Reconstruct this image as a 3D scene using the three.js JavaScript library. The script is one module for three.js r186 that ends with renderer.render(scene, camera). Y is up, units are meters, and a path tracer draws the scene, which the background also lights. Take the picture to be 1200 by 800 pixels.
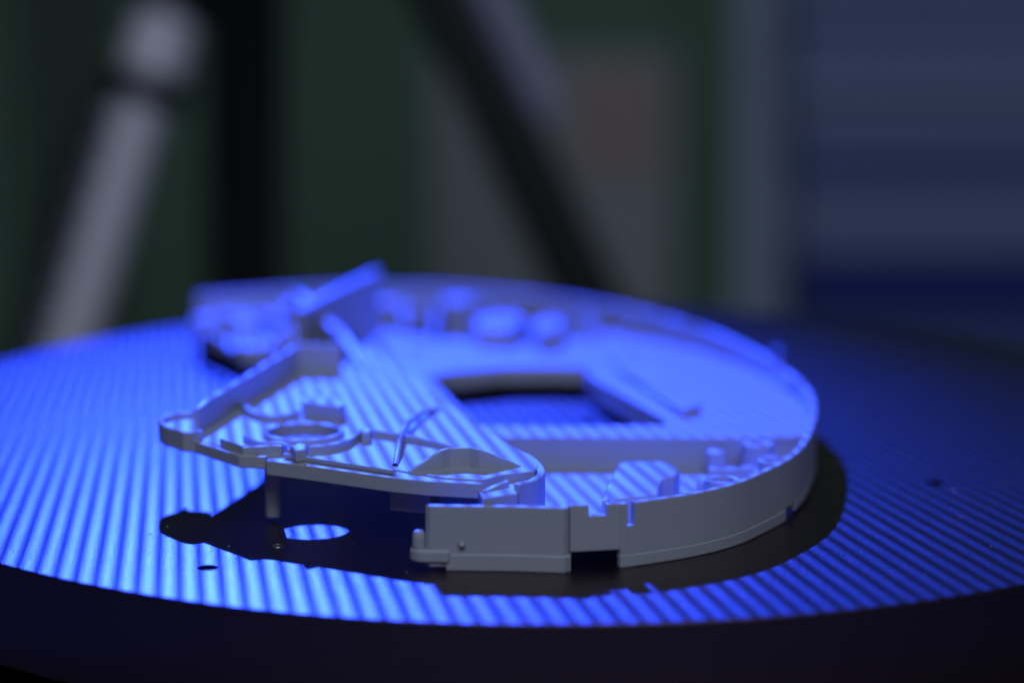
import * as THREE from 'three';
import { mergeGeometries, toCreasedNormals } from 'three/addons/utils/BufferGeometryUtils.js';
import { RectAreaLightUniformsLib } from 'three/addons/lights/RectAreaLightUniformsLib.js';

// ------------------------------------------------------------------ camera, lights, exposure
// lengths in this script are millimetres on the page and metres in the scene
const MM = 0.001;
const V = (x, y, z) => new THREE.Vector3(x * MM, y * MM, z * MM);
const scene = new THREE.Scene();
scene.background = new THREE.Color().setRGB(0.012, 0.013, 0.016);      // the dim room beyond what is built
const FOCAL = 3000, PITCH = 10.7 * Math.PI / 180, EYE = [-8.15, 129.5, 583.7];
const camera = new THREE.PerspectiveCamera(2 * Math.atan(400 / FOCAL) * 180 / Math.PI, 1024 / 682, 0.02, 20);
camera.position.copy(V(...EYE));
camera.rotation.set(-PITCH, 0, 0);
camera.focus = 0.488;
camera.userData.fStop = 5.2;
const renderer = new THREE.WebGLRenderer({ antialias: true });
renderer.toneMapping = THREE.LinearToneMapping;
renderer.toneMappingExposure = 1;
renderer.shadowMap.enabled = true;
RectAreaLightUniformsLib.init();

// the projector's lamp: blue, very small, so that the grating in front of it draws stripes
const LAMP = [-165, 540, -610];
const lampLight = new THREE.SpotLight(new THREE.Color().setRGB(0.016, 0.06, 1), 27, 0, 0.325, 1, 2);
lampLight.position.copy(V(...LAMP));
lampLight.shadow.radius = 0.0075;
lampLight.castShadow = true;
lampLight.shadow.mapSize.set(4096, 4096);
lampLight.shadow.camera.near = 0.01;
scene.add(lampLight, lampLight.target);
// unseen lamp panel behind and above the camera, placed to light camera-facing sides
const ROOM = [60, 1350, 1200];
const unseenRoomLight = new THREE.RectAreaLight(new THREE.Color().setRGB(0.86, 0.94, 1.1), 3.25, 1.2, 0.6);
unseenRoomLight.position.copy(V(...ROOM));
unseenRoomLight.lookAt(V(ROOM[0], 0, ROOM[2] - 1000));
scene.add(unseenRoomLight);

// ------------------------------------------------------------------ helpers
let seed = 20240607;
const rnd = () => { seed = (seed * 1664525 + 1013904223) >>> 0; return seed / 4294967296; };
const used = new Map();
function numbered(n) { const k = used.get(n) || 0; used.set(n, k + 1); return k ? n + '_' + String(k).padStart(3, '0') : n; }
function shade(o) { o.traverse((m) => { if (m.isMesh) { m.castShadow = true; m.receiveShadow = true; } }); return o; }
function thing(name, label, category, at = [0, 0, 0], group) {
  const o = new THREE.Group(); o.name = numbered(name); o.position.copy(V(...at));
  o.userData = { label, category }; if (group) o.userData.group = group;
  scene.add(o); return o;
}
function part(name, geos, mat, parent, label) {
  const list = (Array.isArray(geos) ? geos : [geos]).map((g) => {
    const c = g.index ? g.toNonIndexed() : g;
    for (const k of Object.keys(c.attributes)) if (!['position', 'normal', 'uv'].includes(k)) c.deleteAttribute(k);
    return c;
  });
  const g = list.length > 1 ? mergeGeometries(list) : list[0];
  const m = new THREE.Mesh(g, mat); m.name = name; m.castShadow = m.receiveShadow = true;
  if (label) m.userData.label = label;
  parent.add(m); return m;
}
// a point measured in the photograph, taken down to the level y = h (mm): plan position [x, z]
function P(px, py, h) {
  const u = (px - 600) / FOCAL, v = (400 - py) / FOCAL, c = Math.cos(PITCH), s = Math.sin(PITCH);
  const d = [u, v * c - s, -c - v * s], t = (h - EYE[1]) / d[1];
  return [EYE[0] + d[0] * t, EYE[2] + d[2] * t];
}
// the same, taken back to the plane z = const: [x, y, z]
function Q(px, py, z) {
  const u = (px - 600) / FOCAL, v = (400 - py) / FOCAL, c = Math.cos(PITCH), s = Math.sin(PITCH);
  const d = [u, v * c - s, -c - v * s], t = (z - EYE[2]) / d[2];
  return [EYE[0] + d[0] * t, EYE[1] + d[1] * t, z];
}
const PL = (pts, h) => pts.map(([x, y]) => P(x, y, h));
function curve(pts, n, closed = false) {
  const c = new THREE.CatmullRomCurve3(pts.map(([x, z]) => new THREE.Vector3(x, 0, z)), closed, 'centripetal');
  return c.getSpacedPoints(n).map((p) => [p.x, p.z]);
}
function circle(x, z, r, n = 40) { return Array.from({ length: n }, (_, i) => [x + r * Math.cos(i / n * 2 * Math.PI), z + r * Math.sin(i / n * 2 * Math.PI)]); }
// smooth curved runs, keep real edges (worked out in millimetres: the helper joins points closer than 1/100 of a unit)
function creased(g) { g.scale(1000, 1000, 1000); const c = toCreasedNormals(g, 0.2); c.scale(MM, MM, MM); return c; }
// upright prism over a plan outline, edges bevelled
function prism(pts, y0, y1, { holes = [], bevel = 0.25, segs = 2 } = {}) {
  const V2 = (q) => q.map(([x, z]) => new THREE.Vector2(x * MM, -z * MM));
  const sh = new THREE.Shape(V2(pts));
  for (const h of holes) sh.holes.push(new THREE.Path(V2(h)));
  const b = Math.min(bevel, (y1 - y0) * 0.45);
  const g = new THREE.ExtrudeGeometry(sh, { depth: (y1 - y0 - 2 * b) * MM, bevelEnabled: b > 0, bevelThickness: b * MM, bevelSize: b * MM, bevelOffset: -b * MM, bevelSegments: segs, curveSegments: 24 });
  g.rotateX(-Math.PI / 2); g.translate(0, (y0 + b) * MM, 0);
  return creased(g);
}
function offset(pts, d) {                                     // polyline moved sideways by d (mitred)
  return pts.map((p, i) => {
    const a = pts[Math.max(0, i - 1)], b = pts[Math.min(pts.length - 1, i + 1)];
    let n1 = i > 0 ? [p[1] - a[1], a[0] - p[0]] : null, n2 = i < pts.length - 1 ? [b[1] - p[1], p[0] - b[0]] : null;
    const nn = (v) => { const l = Math.hypot(v[0], v[1]) || 1; return [v[0] / l, v[1] / l]; };
    n1 = n1 && nn(n1); n2 = n2 && nn(n2);
    if (!n1) n1 = n2; if (!n2) n2 = n1;
    const m = nn([n1[0] + n2[0], n1[1] + n2[1]]), k = d / Math.max(0.5, m[0] * n1[0] + m[1] * n1[1]);
    return [p[0] + m[0] * k, p[1] + m[1] * k];
  });
}
// wall of even height along a polyline
function wall(pts, t, y0, y1, bevel = 0.25) { return prism([...offset(pts, t / 2), ...offset(pts, -t / 2).reverse()], y0, y1, { bevel }); }
// wall whose top runs at its own height over each point; small chamfer along the top
function varWall(pts, tops, t, y0) {
  const a = offset(pts, t / 2), b = offset(pts, -t / 2), c = 0.22;
  const ai = offset(pts, t / 2 - c), bi = offset(pts, -t / 2 + c);
  const ring = (i) => { const h = tops[i], cc = Math.min(c, (h - y0) * 0.4); return [[a[i][0], y0, a[i][1]], [a[i][0], h - cc, a[i][1]], [ai[i][0], h, ai[i][1]], [bi[i][0], h, bi[i][1]], [b[i][0], h - cc, b[i][1]], [b[i][0], y0, b[i][1]]]; };
  const pos = [], tri = (p, q, r) => pos.push(...p, ...q, ...r);
  for (let i = 0; i + 1 < pts.length; i++) {
    const r = ring(i), s = ring(i + 1);
    for (let k = 0; k < 6; k++) { const l = (k + 1) % 6; tri(r[k], s[k], s[l]); tri(r[k], s[l], r[l]); }
  }
  for (const [i, f] of [[0, 1], [pts.length - 1, 0]]) { const r = ring(i); for (let k = 1; k < 5; k++) f ? tri(r[0], r[k], r[k + 1]) : tri(r[0], r[k + 1], r[k]); }
  const g = new THREE.BufferGeometry();
  g.setAttribute('position', new THREE.Float32BufferAttribute(pos.map((v) => v * MM), 3));
  g.setAttribute('uv', new THREE.Float32BufferAttribute(new Array(pos.length / 3 * 2).fill(0), 2));
  g.computeVertexNormals();
  return g;
}
// solid with a sloping or warped top: outline points [x, z, yTop], fan from the middle
function slab(pts, y0) {
  const pos = [], n = pts.length, tri = (p, q, r) => pos.push(...p, ...q, ...r);
  const mid = pts.reduce((s, p) => [s[0] + p[0] / n, s[1] + p[1] / n, s[2] + p[2] / n], [0, 0, 0]);
  for (let i = 0; i < n; i++) {
    const p = pts[i], q = pts[(i + 1) % n];
    tri([mid[0], mid[2], mid[1]], [p[0], p[2], p[1]], [q[0], q[2], q[1]]);
    tri([mid[0], y0, mid[1]], [q[0], y0, q[1]], [p[0], y0, p[1]]);
    tri([p[0], y0, p[1]], [q[0], y0, q[1]], [q[0], q[2], q[1]]);
    tri([p[0], y0, p[1]], [q[0], q[2], q[1]], [p[0], p[2], p[1]]);
  }
  const g = new THREE.BufferGeometry();
  g.setAttribute('position', new THREE.Float32BufferAttribute(pos.map((v) => v * MM), 3));
  g.setAttribute('uv', new THREE.Float32BufferAttribute(new Array(pos.length / 3 * 2).fill(0), 2));
  g.computeVertexNormals();
  return g;
}
function lathe(profile, [x, y, z], n = 32) {                  // profile [radius, height] in mm
  const g = new THREE.LatheGeometry(profile.map(([r, h]) => new THREE.Vector2(Math.max(r, 1e-4) * MM, h * MM)), n);
  g.translate(x * MM, y * MM, z * MM); return g;
}
function tube(pts, r, n = 24, rs = 8) { return new THREE.TubeGeometry(new THREE.CatmullRomCurve3(pts.map((p) => V(...p))), n, r * MM, rs); }
function bar(a, b, ra, rb = ra, n = 28) {                     // round bar from a to b
  const A = V(...a), B = V(...b), g = new THREE.CylinderGeometry(rb * MM, ra * MM, A.distanceTo(B), n);
  g.applyQuaternion(new THREE.Quaternion().setFromUnitVectors(new THREE.Vector3(0, 1, 0), B.clone().sub(A).normalize()));
  g.translate((A.x + B.x) / 2, (A.y + B.y) / 2, (A.z + B.z) / 2); return g;
}
function box(x0, x1, y0, y1, z0, z1) { return prism([[x0, z0], [x1, z0], [x1, z1], [x0, z1]], y0, y1, { bevel: Math.min(1.5, (x1 - x0) * 0.1, (y1 - y0) * 0.1, (z1 - z0) * 0.1) }); }

// ------------------------------------------------------------------ materials
function noiseTexture(n, passes, lo, hi, repeat) {            // grain: random values, smoothed a little, wrapped
  let a = new Float32Array(n * n).map(() => rnd());
  for (let p = 0; p < passes; p++) {
    const b = new Float32Array(n * n);
    for (let y = 0; y < n; y++) for (let x = 0; x < n; x++) {
      const xm = (x + n - 1) % n, xp = (x + 1) % n, ym = (y + n - 1) % n * n, yp = (y + 1) % n * n, y0 = y * n;
      b[y0 + x] = (a[y0 + x] * 4 + (a[y0 + xm] + a[y0 + xp] + a[ym + x] + a[yp + x]) * 2 + a[ym + xm] + a[ym + xp] + a[yp + xm] + a[yp + xp]) / 16;
    }
    a = b;
  }
  let mn = 1, mx = 0; for (const v of a) { mn = Math.min(mn, v); mx = Math.max(mx, v); }
  const d = new Uint8Array(n * n * 4);
  for (let i = 0; i < n * n; i++) { const v = 255 * (lo + (hi - lo) * (a[i] - mn) / (mx - mn)); d[i * 4] = d[i * 4 + 1] = d[i * 4 + 2] = v; d[i * 4 + 3] = 255; }
  const t = new THREE.DataTexture(d, n, n); t.wrapS = t.wrapT = THREE.RepeatWrapping; t.magFilter = THREE.LinearFilter; t.repeat.set(repeat, repeat); t.needsUpdate = true; return t;
}
const std = (r, g, b, rough, metal = 0, extra = {}) => new THREE.MeshStandardMaterial({ color: new THREE.Color().setRGB(r, g, b), roughness: rough, metalness: metal, ...extra });
const grain = noiseTexture(512, 2, 0, 1, 1 / 0.045), grainRough = noiseTexture(256, 3, 0.8, 1, 1 / 0.06);
const M = {
  platter: std(0.165, 0.112, 0.108, 0.4, 1, { bumpMap: grain, bumpScale: 0.00008, roughnessMap: grainRough }),
  plastic: std(0.4, 0.44, 0.53, 0.5, 0),
  insert: std(0.6, 0.6, 0.6, 0.3, 1),
  dust: std(0.6, 0.6, 0.62, 0.8),
  bench: std(0.05, 0.05, 0.052, 0.6),
  black: std(0.012, 0.012, 0.015, 0.55),
  silver: std(0.86, 0.87, 1.0, 0.45, 0.15),
  tube: std(0.34, 0.35, 0.5, 0.45),
  scaleStrip: std(0.25, 0.28, 0.36, 0.5),
  green: std(0.13, 0.235, 0.165, 0.9),
  greenDark: std(0.08, 0.13, 0.1, 0.9),
  board: std(0.4, 0.44, 0.48, 0.9),
  brown: std(0.46, 0.37, 0.35, 0.9),
  column: std(0.46, 0.56, 0.74, 0.8),
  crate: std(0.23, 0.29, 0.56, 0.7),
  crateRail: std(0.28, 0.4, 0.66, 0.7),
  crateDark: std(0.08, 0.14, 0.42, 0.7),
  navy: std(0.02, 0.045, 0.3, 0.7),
  lamp: new THREE.MeshStandardMaterial({ color: 0xffffff, emissive: new THREE.Color().setRGB(0.86, 0.94, 1.1), emissiveIntensity: 1 }),
  led: new THREE.MeshStandardMaterial({ color: 0x111111, emissive: new THREE.Color().setRGB(0.016, 0.06, 1), emissiveIntensity: 2 }),
};

// ------------------------------------------------------------------ setting: wall behind, workbench
{
  const w = part('wall', box(-900, 900, -900, 1200, -1180, -1150), M.green, scene);
  w.name = 'wall'; w.userData.kind = 'structure';
}
{
  const t = thing('workbench', 'dark workbench surface under the round turntable', 'bench', [0, 0, 0]);
  part('bench_top', box(-420, 420, -64, -26, -175, 330), M.bench, t);
  for (const [x, z] of [[-390, -150], [390, -150], [-390, 300], [390, 300]]) part('leg', box(x - 20, x + 20, -900, -64, z - 20, z + 20), M.black, t);
}

// ------------------------------------------------------------------ turntable
{
  const t = thing('turntable', 'round black turntable lit by blue stripes, carrying the grey plastic housing', 'turntable');
  const H = [P(243, 665, 0), P(1095, 566, 0), P(692, 494, 0)], I = [P(325, 640, 0), P(912, 414, 0)];
  part('platter', prism(circle(0, 0, 160, 220), -20, 0, { bevel: 0.5, segs: 3, holes: [...H.map(([x, z]) => circle(x, z, 2.5, 28)), ...I.slice(0, 1).map(([x, z]) => circle(x, z, 1.35, 24))] }), M.platter, t);
  part('screw_head', new THREE.SphereGeometry(1.6 * MM, 24, 10, 0, Math.PI * 2, 0, 1.0).translate(I[1][0] * MM, -0.9 * MM, I[1][1] * MM), M.insert, t);
  for (const [x, z] of I.slice(0, 1)) part('threaded_insert', lathe([[0.8, -6], [0.8, 0.1], [1.05, 0.22], [1.3, 0.05], [1.3, -6]], [x, 0, z], 24), M.insert, t);
  part('spindle_base', lathe([[0, -26], [120, -26], [120, -20.2], [0, -20.2]], [0, 0, 0], 80), M.black, t);
}

{
  const g = new THREE.IcosahedronGeometry(1 * MM, 1), n = 150, dust = new THREE.InstancedMesh(g, M.dust, n), mt = new THREE.Matrix4();
  for (let i = 0; i < n; i++) {
    const a = rnd() * 6.283, q = 158 * Math.sqrt(rnd()), k = 0.08 + 0.2 * rnd() * rnd();
    mt.makeScale(k * (1 + rnd()), k * 0.7, k * (1 + rnd())); mt.setPosition(q * Math.cos(a) * MM, k * 0.5 * MM, q * Math.sin(a) * MM); dust.setMatrixAt(i, mt);
  }
  dust.name = 'dust'; dust.userData = { label: 'pale dust specks lying on the black turntable top', category: 'dust', kind: 'stuff' };
  scene.add(dust);
}

// ------------------------------------------------------------------ the grey plastic housing
{
  const t = thing('plastic_housing', 'light grey moulded plastic half-round housing with ribs and screw bosses lying on the black turntable', 'plastic housing');
  const m = M.plastic;
  const RT = 12.3;                                            // level of the rim's top
  // rim: curved outer wall from the slot at the front round the right to the back left
  const rimPts = PL([[744, 588.4], [755, 587], [820, 577], [865, 566], [892, 555], [927, 537], [945, 520], [955, 497], [957.5, 478], [953, 460], [940, 445], [880, 405], [800, 375], [700, 352], [600, 340], [520, 334.5], [440, 333], [350, 336], [228, 345]], RT);
  const rimLine = curve(rimPts, 110), outer = offset(rimLine, 0), inner = offset(rimLine, 1.5), inner2 = offset(rimLine, -1.5);
  const cx = rimLine.reduce((s, p) => s + p[0], 0) / rimLine.length;
  const inw = Math.abs(inner[40][0] - cx) < Math.abs(outer[40][0] - cx) ? 1 : -1;        // which side is inside
  const band = (i0, i1, t0, t1, y0, y1, b = 0.3) => { const s = rimLine.slice(i0, i1); return prism([...offset(s, inw * t0), ...offset(s, inw * t1).reverse()], y0, y1, { bevel: b, segs: 2 }); };
  let iSlot = 2, iEnd = 0;                                    // slot near the front end; skirt ends at the notch
  const nearest = (q) => rimLine.reduce((b, p, i) => Math.hypot(p[0] - q[0], p[1] - q[1]) < Math.hypot(rimLine[b][0] - q[0], rimLine[b][1] - q[1]) ? i : b, 0);
  iEnd = nearest(P(925, 538, RT));
  const SL = PL([[726.5, 590.2], [735, 589.4], [744.3, 588.4]], RT), inset = (a, b) => [[a[0] - 0.1, a[1] - 0.75], [b[0] - 0.1, b[1] - 0.75]];
  part('rim_wall', [band(0, 111, 0, 1.5, 2.3, RT), wall(inset(SL[0], SL[1]), 1.5, 2.3, RT), wall(inset(SL[1], SL[2]), 1.5, 2.3, 8.0)], m, t);
  part('skirt', [band(0, iEnd, -0.15, 1.3, 0, 2.5), wall([[SL[0][0] - 0.1, SL[0][1] - 0.5], [SL[2][0] - 0.1, SL[2][1] - 0.5]], 1.3, 0, 2.5)], m, t);
  part('skirt', [band(iEnd + 1, iEnd + 13, -0.1, 1.3, 0.7, 2.6)], m, t);
  // deck with the large opening
  const DZ = (z) => 8.2 + 0.035 * z;                          // the deck slopes down a little towards the back
  const PD = (pts) => pts.map(([x, y]) => { let h = 8; for (let i = 0; i < 6; i++) h = DZ(P(x, y, h)[1]); return P(x, y, h); });
  const tilt = (g) => { const a = g.attributes.position; for (let i = 0; i < a.count; i++) a.setY(i, a.getY(i) + DZ(a.getZ(i) / MM) * MM); return creased(g); };
  const inside = offset(rimLine, inw * 1.4);
  const near = (q) => inside.reduce((b, p, i) => Math.hypot(p[0] - q[0], p[1] - q[1]) < Math.hypot(inside[b][0] - q[0], inside[b][1] - q[1]) ? i : b, 0);
  const [deckFrontL, dfB, dfC] = PD([[548, 511.5], [700, 512], [860, 513]]);
  const iA = inside.reduce((b, p, i) => i < 60 && Math.abs(p[1] - deckFrontL[1]) < Math.abs(inside[b][1] - deckFrontL[1]) ? i : b, 5), iB = near(PD([[800, 384]])[0]);
  const deckFrontR = [inside[iA][0], inside[iA][1]];
  const deck = [deckFrontL, dfB, dfC, deckFrontR, ...inside.slice(iA + 1, iB), ...PD([[760, 386], [690, 391], [640, 399], [580, 402], [520, 397], [446, 389], [432, 398], [440, 414], [470, 440], [504, 472]])];
  const hole = PD([[500, 440], [530, 434], [590, 428.8], [640, 428], [688, 429], [701, 446], [784, 491], [776, 497.5], [660, 498.5], [560, 498], [530, 468]]);
  part('deck', tilt(prism(deck, -1.6, 0, { holes: [hole], bevel: 0.25 })), m, t);
  part('opening_wall', tilt(wall(hole.slice(0, 5), 1.2, -4.4, -0.2)), m, t);
  part('opening_wall', tilt(wall(hole.slice(4, 7), 1.2, -5.2, -0.2)), m, t);
  part('deck_wall', tilt(wall([deckFrontL, dfB, dfC, [deckFrontR[0] - 1.0, deckFrontR[1]]].map(([x, z]) => [x, z - 0.8]), 1.4, -7, -0.15)), m, t);
  part('deck_rib', tilt(prism(PD([[729, 443], [801, 490], [812, 488], [822, 483], [736, 425], [716, 425]]), -0.5, 2.1, { bevel: 0.5 })), m, t);
  part('deck_rib', tilt(wall(PD([[890, 440], [922, 456]]), 1.6, -0.4, 1.2)), m, t);
  // sunken floor between the deck and the front of the rim
  const F = 4.1;
  const fl = [[deckFrontL[0] - 6, deckFrontL[1] - 3], [deckFrontR[0] - 1, deckFrontR[1] - 1], ...[near(P(905, 549, RT)), near(P(880, 560, RT)), near(P(840, 573, RT)), near(P(800, 580, RT)), 1].map((i) => inside[i]), [10.8, 123.2], [2.8, 125.0], [-8, 123.2], [-20, 122.8], [-22, 112]];
  part('floor_panel', prism(fl, F - 0.7, F, { bevel: 0.2 }), m, t);
  // front panel with its flange, peg and skirt
  const fa = P(498.5, 592.5, RT), fb = P(600, 593.5, RT), fc = P(667, 595.5, RT);
  const frontLine = [[fa[0], fa[1] - 0.8], [fa[0] + 0.8, fa[1]], fb, [fc[0] - 0.9, fc[1] - 0.1], [fc[0], fc[1] - 1.0], [fc[0] + 0.2, fc[1] - 6]];
  const fin_ = offset(frontLine, 1.5)[2][1] < fb[1] ? 1 : -1;
  part('front_panel', prism([...frontLine, ...offset(frontLine, fin_ * 1.5).reverse()], 0.6, RT, { bevel: 0.3, segs: 3 }), m, t);
  part('skirt', prism([...offset(frontLine.slice(2), -fin_ * 0.35), ...offset(frontLine.slice(2), fin_ * 1.2).reverse()], 0, 3.2, { bevel: 0.25 }), m, t);
  part('skirt', prism([[fa[0] + 3.8, fa[1] + 0.35], [fb[0] + 0.1, fb[1] + 0.36], [fb[0] + 0.1, fb[1] - 1.0], [fa[0] + 3.8, fa[1] - 1.0]], 0, 3.2, { bevel: 0.25 }), m, t);
  part('flange', prism(curve([[fa[0] - 2.6, fa[1] - 3.5], [fa[0] - 2.9, fa[1] - 1.2], [fa[0] - 1.4, fa[1] + 0.3], [fa[0] + 2, fa[1] + 0.6], [fa[0] + 4.4, fa[1] + 0.7], [fa[0] + 4.4, fa[1] - 3.5]], 24, true), 1.5, 3.9, { bevel: 0.5, segs: 3 }), m, t);
  part('peg', lathe([[0, 7.4], [0.7, 7.35], [1.1, 6.9], [1.25, 6.0], [1.3, 1.8], [0, 1.8]], [fa[0] - 1.3, 0, fa[1] - 1.4]), m, t);
  part('peg', lathe([[0, 1.0], [0.35, 0.9], [0.6, 0.55], [0.75, 0], [0, 0]].map(([r, h]) => [r, h]), [0, 0, 0]).rotateX(Math.PI / 2).translate((fa[0] + 6.7) * MM, 5 * MM, (fa[1] + 0.2) * MM), m, t);
  part('peg', lathe([[0, 0.8], [0.45, 0.8], [0.5, 2], [0, 2]], [fa[0] + 2.6, 0, fa[1] - 0.2], 16), m, t);
  // recessed wall between front panel and rim, with its notch
  const ra = [fc[0] + 0.1, fc[1] - 2.6], rb = [SL[0][0] + 0.4, SL[0][1] - 1.1];
  const lerp = (a, b, k) => [a[0] + (b[0] - a[0]) * k, a[1] + (b[1] - a[1]) * k];
  part('recess_wall', [wall([ra, lerp(ra, rb, 0.36)], 1.4, 3.4, RT), wall([lerp(ra, rb, 0.362), lerp(ra, rb, 0.69)], 1.4, 3.4, 10.2), wall([lerp(ra, rb, 0.692), rb], 1.4, 3.4, RT)], m, t);
  part('slot_post', wall([[rb[0] - 1.6, rb[1] - 0.4], [rb[0] - 1.8, rb[1] - 4]], 1.3, 4.6, RT - 0.2), m, t);
  // raised pocket on the sunken floor
  const K = 9;
  part('pocket', prism(PL([[705, 587], [712, 566], [725, 543], [733, 540.5], [776, 540.5], [790, 544], [797, 552], [790, 558], [776, 562], [771, 580]], K), F - 0.2, K, { bevel: 0.7, segs: 4 }), m, t);
  // screw bosses
  const boss = (px, py, h, r, ri, y0 = F - 0.2) => { const [x, z] = P(px, py, h); return part('screw_boss', lathe(ri ? [[r + 0.12, y0], [r, h - 0.3], [r - 0.25, h], [ri + 0.2, h], [ri, h - 0.25], [ri, h - 4], [0, h - 4]] : [[r + 0.1, y0], [r, h - 0.4], [r - 0.4, h], [0, h]], [x, 0, z], 36), m, t); };
  boss(888, 519, 10.4, 3.3, 1.7); boss(908, 538, 10.2, 3.4, 1.9); boss(848, 561, 9, 3.5, 2.2); boss(840, 528, 8.8, 2.3, 0);
  part('rib', wall(PL([[832, 548], [852, 548.5], [886, 546]], 7.4), 2.2, F - 0.2, 7.4, 0.4), m, t);
  part('rib', wall(PL([[820, 566], [827, 558]], 7), 1.4, F - 0.2, 7, 0.3), m, t);
  part('rib', wall(PL([[880, 556], [892, 548]], 8), 1.4, F - 0.2, 8, 0.3), m, t);
  for (const [px, py, h, r] of [[455, 352, 11, 3.2], [537, 350, 11.5, 4.2], [487, 360, 7, 3]]) boss(px, py, h, r, 0, 0.3);
  part('mounting_block', prism(PL([[555, 372], [580, 366], [606, 366], [614, 374], [596, 386], [560, 384]], 11), 0.3, 11, { bevel: 0.8, segs: 3 }), m, t);
  part('mounting_block', prism(PL([[620, 378], [642, 369], [662, 372], [656, 384], [632, 389]], 11.5), 0.3, 11.5, { bevel: 0.8, segs: 3 }), m, t);
  part('rib', wall(PL([[665, 372], [688, 368], [700, 378]], 10.5), 1.6, 0.3, 10.5), m, t);
  // upper plate at the left, with its ring, ribs and lip
  const U = 15;
  const hc = P(355.5, 503.5, U + 1.2), plateOut = [...PL([[196, 500], [228, 514], [282, 529], [312, 534], [336, 530], [400, 540], [462, 549.5], [520, 559], [566, 562], [590, 556], [626, 552], [632, 545], [622, 534], [596, 520], [560, 497], [512, 464], [482, 441], [446, 414], [432, 400], [405, 421], [400, 437], [346, 439], [300, 463], [234, 502], [214, 488]], U)];
  part('plate', prism(plateOut, U - 1.6, U, { holes: [circle(hc[0], hc[1], 7.1, 48)], bevel: 0.25 }), m, t);
  part('ring_collar', lathe([[7.05, U - 1.7], [7.05, U + 0.8], [7.25, U + 1.0], [8.0, U + 1.0], [8.25, U + 0.8], [8.25, U - 0.2]], [hc[0], 0, hc[1]], 64), m, t);
  const tipLine = curve(PL([[240, 484], [216, 483], [199, 486], [191, 491.5], [196, 497], [210, 502], [222, 505], [234, 503]], U + 2), 26);
  part('tip_floor', prism(tipLine, U - 2.3, U + 0.7, { bevel: 0.3 }), m, t);
  part('tip_rim', wall(offset(tipLine, -0.55), 1.1, U - 2.2, U + 2, 0.3), m, t);
  part('edge_wall', wall(offset(PL([[226, 515.5], [254, 524.5], [282, 533.5], [312, 535]], U), 0), 1.2, U - 2.4, U + 0.1, 0.25), m, t);
  // lip along the front edge
  const lipTop = PL([[312, 539.5], [370, 547], [455, 559], [500, 563.5], [566, 567]], 14.6);
  part('lip', prism([...lipTop, ...lipTop.map(([x, z]) => [x, z - 12]).reverse()], 11.7, 14.6, { bevel: 0.2 }), m, t);
  part('lip', wall(PL([[460, 572], [480, 574.5], [502, 576]], 11.2).map(([x, z]) => [x, z - 1.4]), 2.4, 6.8, 11.2, 0.3), m, t, 'deeper stretch of the lip');
  part('corner_ledge', prism(PL([[556, 566], [600, 555], [618, 562], [606, 578], [566, 584]], 13.5), 11.2, 13.5, { bevel: 0.3 }), m, t);
  part('rib', wall(PL([[333, 530.5], [400, 540.5], [462, 550]], U + 0.7), 1.0, U - 0.3, U + 0.7), m, t);
  part('rib', wall(curve(PL([[284, 523.5], [306, 522], [322, 521], [331, 521.5]], U + 1.6), 20), 1.1, U - 0.3, U + 1.6), m, t);
  part('rib', wall(PL([[260, 514], [272, 518], [286, 523]], U + 1.6), 1.1, U - 0.3, U + 1.8), m, t);
  part('rib', wall(curve(PL([[287, 509], [296, 514], [310, 517], [326, 517], [337, 521], [339, 526]], U + 1.4), 20), 1.0, U - 0.3, U + 1.4), m, t);
  part('rib', wall(curve(PL([[360, 522], [382, 521], [404, 516], [418, 508], [428, 503]], U + 1.6), 20), 0.9, U - 0.3, U + 1.6), m, t);
  part('rib', varWall(PL([[428, 503], [455, 506.5], [490, 512], [522, 518], [545, 521]], U + 1.4), [U + 1.6, U + 1.5, U + 1.4, U + 1.1, U + 0.6], 0.9, U - 0.3), m, t);
  part('stud', prism(PL([[340, 522], [350, 518.5], [360, 520], [358, 526], [346, 528]], U + 2.2), U - 0.3, U + 2.2, { bevel: 0.4 }), m, t);
  part('stud', prism(PL([[421, 503], [428, 500], [435, 502], [433, 506], [424, 507]], U + 2.2), U - 0.3, U + 2.2, { bevel: 0.3 }), m, t);
  // tab and curved rib near the arm
  part('tab', prism(PL([[352, 466], [392, 464.5], [405, 473], [398, 476], [353, 470]], U + 3.4), U - 0.3, U + 3.4, { bevel: 0.3 }), m, t);
  part('rib', wall(curve(PL([[284, 471], [292, 479], [306, 484], [324, 485.5], [350, 481]], U + 1.6), 24), 1.0, U - 0.3, U + 1.6), m, t);
  // wire-thin strut crossing the ribs
  const st = (px, py, h) => { const [x, z] = P(px, py, h); return [x, h, z]; };
  part('strut', tube([st(463, 546, U), st(467, 525, U + 1.3), st(472, 505, U + 1.9), st(490, 486, U + 1.5), st(512, 479, U + 0.4)], 0.6, 32), m, t);
  // raised hood at the plate's right end
  part('hood', varWall(PL([[479, 553], [516, 549.5], [526, 547.5], [540, 547], [552, 547.5], [562, 549], [610, 546.5]], U), [U + 0.2, U + 3.7, U + 3.8, U + 3.8, U + 3.8, U + 3.8, U + 0.2], 1.0, U - 0.4), m, t);
  // rounded end of the plate going down to the floor
  const endL = curve(PL([[596, 524], [615, 531], [629, 541], [634, 552], [626, 560], [606, 566]], U), 30);
  part('end_wall', wall(endL, 1.6, F - 0.3, U - 0.1, 0.35), m, t);
  part('rib', varWall(PL([[566, 577], [580, 573], [594, 569]], 13.5), [13.8, 14.2, 14.5], 1.2, 11), m, t);
  // arm: tall thin wall along the left edge, turning right at its end
  part('arm_wall', varWall(PL([[230, 508], [244, 500], [343, 440.5], [347, 437.5], [400, 437]], U), [U + 5.2, U + 5.8, U + 6.6, U + 6.7, U + 6.6], 1.2, U - 2.3), m, t);
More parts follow.
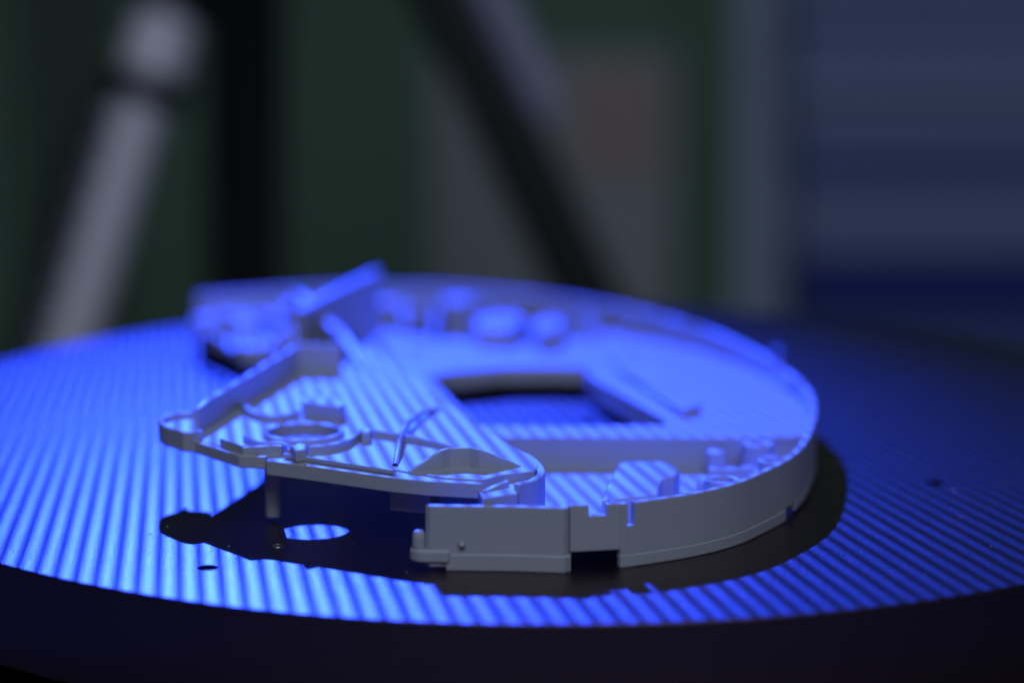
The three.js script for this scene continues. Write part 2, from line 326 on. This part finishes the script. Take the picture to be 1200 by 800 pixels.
  // fin and diagonal rib behind the arm
  part('fin', varWall(PL([[350, 357], [392, 338], [441, 317]], 24.5), [23.5, 24.2, 24.8], 2.0, 7), m, t);
  part('fin_stay', varWall(PL([[347, 360], [375, 372], [404, 394], [436, 424]], 18), [22, 19.8, 17.6, 15.2], 2.4, 11.5), m, t);
  // cluster of lugs at the back left
  const lugHole = (px, py, rr) => { const [x, z] = P(px, py, 7); return circle(x, z, rr, 20); };
  part('lug_plate', prism(PL([[228, 372], [250, 364], [344, 362], [356, 376], [372, 394], [352, 408], [306, 424], [268, 406], [244, 396], [230, 386]], 7), 5, 7, { bevel: 0.5, segs: 3, holes: [lugHole(252, 391, 4), lugHole(316, 392, 3), lugHole(284, 391, 3)] }), m, t);
  for (const [px, py, h, r, ri] of [[240, 371, 11, 3.4, 0], [268, 367, 12.5, 3.6, 1.8], [288, 376, 12.5, 3.2, 0], [299, 402, 11, 5, 2], [338, 388, 12.5, 4.2, 2.4], [349, 353, 17, 4, 0], [318, 371, 10, 2.6, 0]]) boss(px, py, h, r, ri, 6.8);
  for (const [pts, h] of [[[[252, 380], [278, 384]], 10], [[[278, 402], [292, 380]], 10.5], [[[312, 400], [334, 394]], 11], [[[300, 366], [332, 374]], 11.5], [[[236, 384], [262, 398]], 10]]) part('rib', wall(PL(pts, h), 1.3, 6.8, h), m, t);
  for (const [a, b] of [[[470, 342], [474, 384]], [[512, 344], [508, 390]], [[575, 348], [566, 362]], [[700, 362], [688, 385]], [[752, 372], [735, 386]]]) part('web', wall([P(...a, 8), P(...b, 8)], 1.2, 0.3, 8), m, t);
  part('deck_rib', tilt(wall(PD([[474, 413], [500, 413]]), 1.2, -0.4, 1.0)), m, t);
  part('deck_rib', tilt(wall(PD([[604, 403], [640, 402]]), 1.2, -0.4, 0.8)), m, t);
  // pin hanging below the plate
  part('pin', lathe([[0, 1.0], [1.45, 1.0], [1.6, 1.2], [1.75, U - 1.4]], [-55.5, 0, 90.5], 28), m, t);
  part('pin', lathe([[0, 3.4], [1.0, 3.4], [1.2, U - 1.4]], [-44, 0, 73], 20), m, t);
}

// ------------------------------------------------------------------ tripod and projector (the source of the stripes)
{
  const t = thing('tripod', 'black and silver tripod standing behind the turntable', 'tripod');
  const along = (p, q, z0, z1, k) => { const a = Q(...p, z0), b = Q(...q, z1); return a.map((v, i) => v + (b[i] - v) * k); };
  // silver leg at the left
  const s = (k) => along([84, 400], [194, 30], -470, -500, k);
  const legL = part('leg', bar(s(-2.4), s(0.77), 11.5, 11.5), M.silver, t, 'silver telescopic leg with a black clamp');
  const off = (p, dx, dz) => [p[0] + dx, p[1], p[2] + dz];
  part('scale_strip', bar(off(s(-2.4), -10.5, 2), off(s(0.74), -10.5, 2), 5.5), M.scaleStrip, legL);
  for (let k = -0.12; k < 0.7; k += 0.11) part('mark', bar(off(s(k), -12, 6.5), off(s(k + 0.035), -12, 6.5), 3.2), M.black, legL);
  part('guard', bar(off(s(-2.4), -21, -6), off(s(0.78), -19, -6), 7), M.black, legL);
  part('clamp', bar(s(0.76), s(0.835), 17, 18), M.black, legL);
  part('upper_tube', bar(s(0.83), s(1.03), 14.5, 14.5), M.silver, legL);
  part('upper_sleeve', bar(s(1.03), s(2.05), 16, 17), M.black, legL);
  // black leg running down to the right
  const b = (k) => along([690, 350], [523, 0], -520, -540, k);
  const legR = part('leg', bar(b(-2.6), b(2.05), 15, 14), M.black, t, 'black leg with a silver tube beside it');
  part('inner_tube', bar(off(b(0.62), 22, 4), off(b(1.6), 20, 4), 9), M.tube, legR);
  // upright leg in the middle
  part('leg', bar(Q(287, 1500, -640), Q(287, -380, -640), 19, 19), M.black, t, 'upright black leg');
  const top = Q(317, -390, -580);
  part('head', bar([top[0], top[1] - 45, top[2]], [top[0], top[1] + 45, top[2]], 32, 28), M.black, t);
  part('boom_arm', bar(top, [LAMP[0], LAMP[1] + 60, LAMP[2] - 30], 10), M.black, t);
}
{
  const d = new THREE.Vector3(-22, -540, -175).normalize();                 // the bars' direction
  const aim = V(10, 0, 40).sub(V(...LAMP)).normalize();
  const n = aim.clone().addScaledVector(d, -aim.dot(d)).normalize(), e = new THREE.Vector3().crossVectors(d, n);
  const t = thing('projector', 'stripe projector on the tripod above and behind the turntable', 'projector', LAMP);
  t.quaternion.setFromRotationMatrix(new THREE.Matrix4().makeBasis(e, d, n));   // local x across the bars, y along them, z out
  const bx = (x0, x1, y0, y1, z0, z1) => { const g = new THREE.BoxGeometry((x1 - x0) * MM, (y1 - y0) * MM, (z1 - z0) * MM); g.translate((x0 + x1) / 2 * MM, (y0 + y1) / 2 * MM, (z0 + z1) / 2 * MM); return g; };
  const W = 56, Y0 = -4, Y1 = 104, G = 100;
  part('housing', [bx(-W - 3, -W, Y0 - 33, Y1 + 3, -40, G + 4), bx(W, W + 3, Y0 - 33, Y1 + 3, -40, G + 4), bx(-W, W, Y1, Y1 + 3, -40, G + 4), bx(-W, W, Y0 - 33, Y0 - 30, -40, G + 4), bx(-W, W, Y0 - 30, Y1, -40, -37), bx(-W, W, Y0 - 30, Y0, G - 2, G + 4)], M.black, t);
  const p = 0.436, bars = [];
  for (let x = -W; x < W; x += p) bars.push(bx(x, x + p * 0.44, Y0, Y1, G - 0.1, G + 0.1));
  const gr = part('grating', bars, M.black, t); gr.userData.kind = 'stuff';
  part('led', new THREE.SphereGeometry(0.0006, 12, 8), M.led, t);
  lampLight.target.position.copy(V(-60, 0, 115));
}
{
  const t = thing('unseen_lamp_panel', 'unseen flat white lamp panel, out of view behind and above the camera, lighting the camera-facing sides', 'lamp', ROOM);  // out of view; body of the area light for the front faces
  t.rotation.copy(unseenRoomLight.rotation);
  const g = new THREE.BoxGeometry(1.2, 0.6, 0.006); g.translate(0, 0, 0.006);
  part('diffuser', g, M.lamp, t);
  const f = new THREE.BoxGeometry(1.26, 0.66, 0.05); f.translate(0, 0, 0.036);
  part('frame', f, M.silver, t);
}

// ------------------------------------------------------------------ things far behind, out of focus
const Z = -1140;
const rect = (name, px0, px1, py0, py1, z, depth, mat, parent, label) => { const a = Q(px0, py1, z), b = Q(px1, py0, z); return part(name, box(a[0], b[0], a[1], b[1], z - depth, z), mat, parent, label); };
{
  const t = thing('notice_board', 'grey notice board with a brown sheet on the green wall', 'notice board');
  rect('board', 508, 792, 62, 640, Z, 9, M.board, t);
  rect('paper_sheet', 672, 775, 78, 205, Z + 3, 2.5, M.brown, t);
}
{
  const t = thing('wall_panel', 'dark green panel at the far left of the wall', 'panel');
  rect('panel', 36, 130, -80, 640, Z, 9, M.greenDark, t);
}
{
  const t = thing('green_post', 'green post between the notice board and the grey column', 'post');
  rect('shaft', 800, 852, -120, 640, Z + 30, 30, M.green, t);
}
{
  const t = thing('grey_column', 'blue-grey column beside the stacked blue crates', 'column');
  rect('shaft', 856, 938, -120, 640, Z + 10, 18, M.column, t);
}
{
  const rows = [[-60, 52], [52, 114], [114, 212], [212, 362]];
  const looks = ['topmost of the stacked blue crates on the right', 'blue crate second from the top of the right stack', 'blue crate second from the bottom of the right stack', 'lowest visible blue crate with a deep navy base'];
  const zc = -1040;
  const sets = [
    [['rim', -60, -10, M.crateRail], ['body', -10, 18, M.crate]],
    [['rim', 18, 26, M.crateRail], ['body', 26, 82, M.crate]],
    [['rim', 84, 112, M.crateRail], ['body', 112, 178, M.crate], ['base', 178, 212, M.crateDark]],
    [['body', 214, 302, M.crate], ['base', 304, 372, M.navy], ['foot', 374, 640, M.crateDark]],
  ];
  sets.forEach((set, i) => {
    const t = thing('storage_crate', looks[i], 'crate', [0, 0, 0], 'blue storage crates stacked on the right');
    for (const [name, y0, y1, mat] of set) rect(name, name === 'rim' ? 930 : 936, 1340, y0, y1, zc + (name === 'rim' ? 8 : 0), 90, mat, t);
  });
}
shade(scene);
renderer.render(scene, camera);
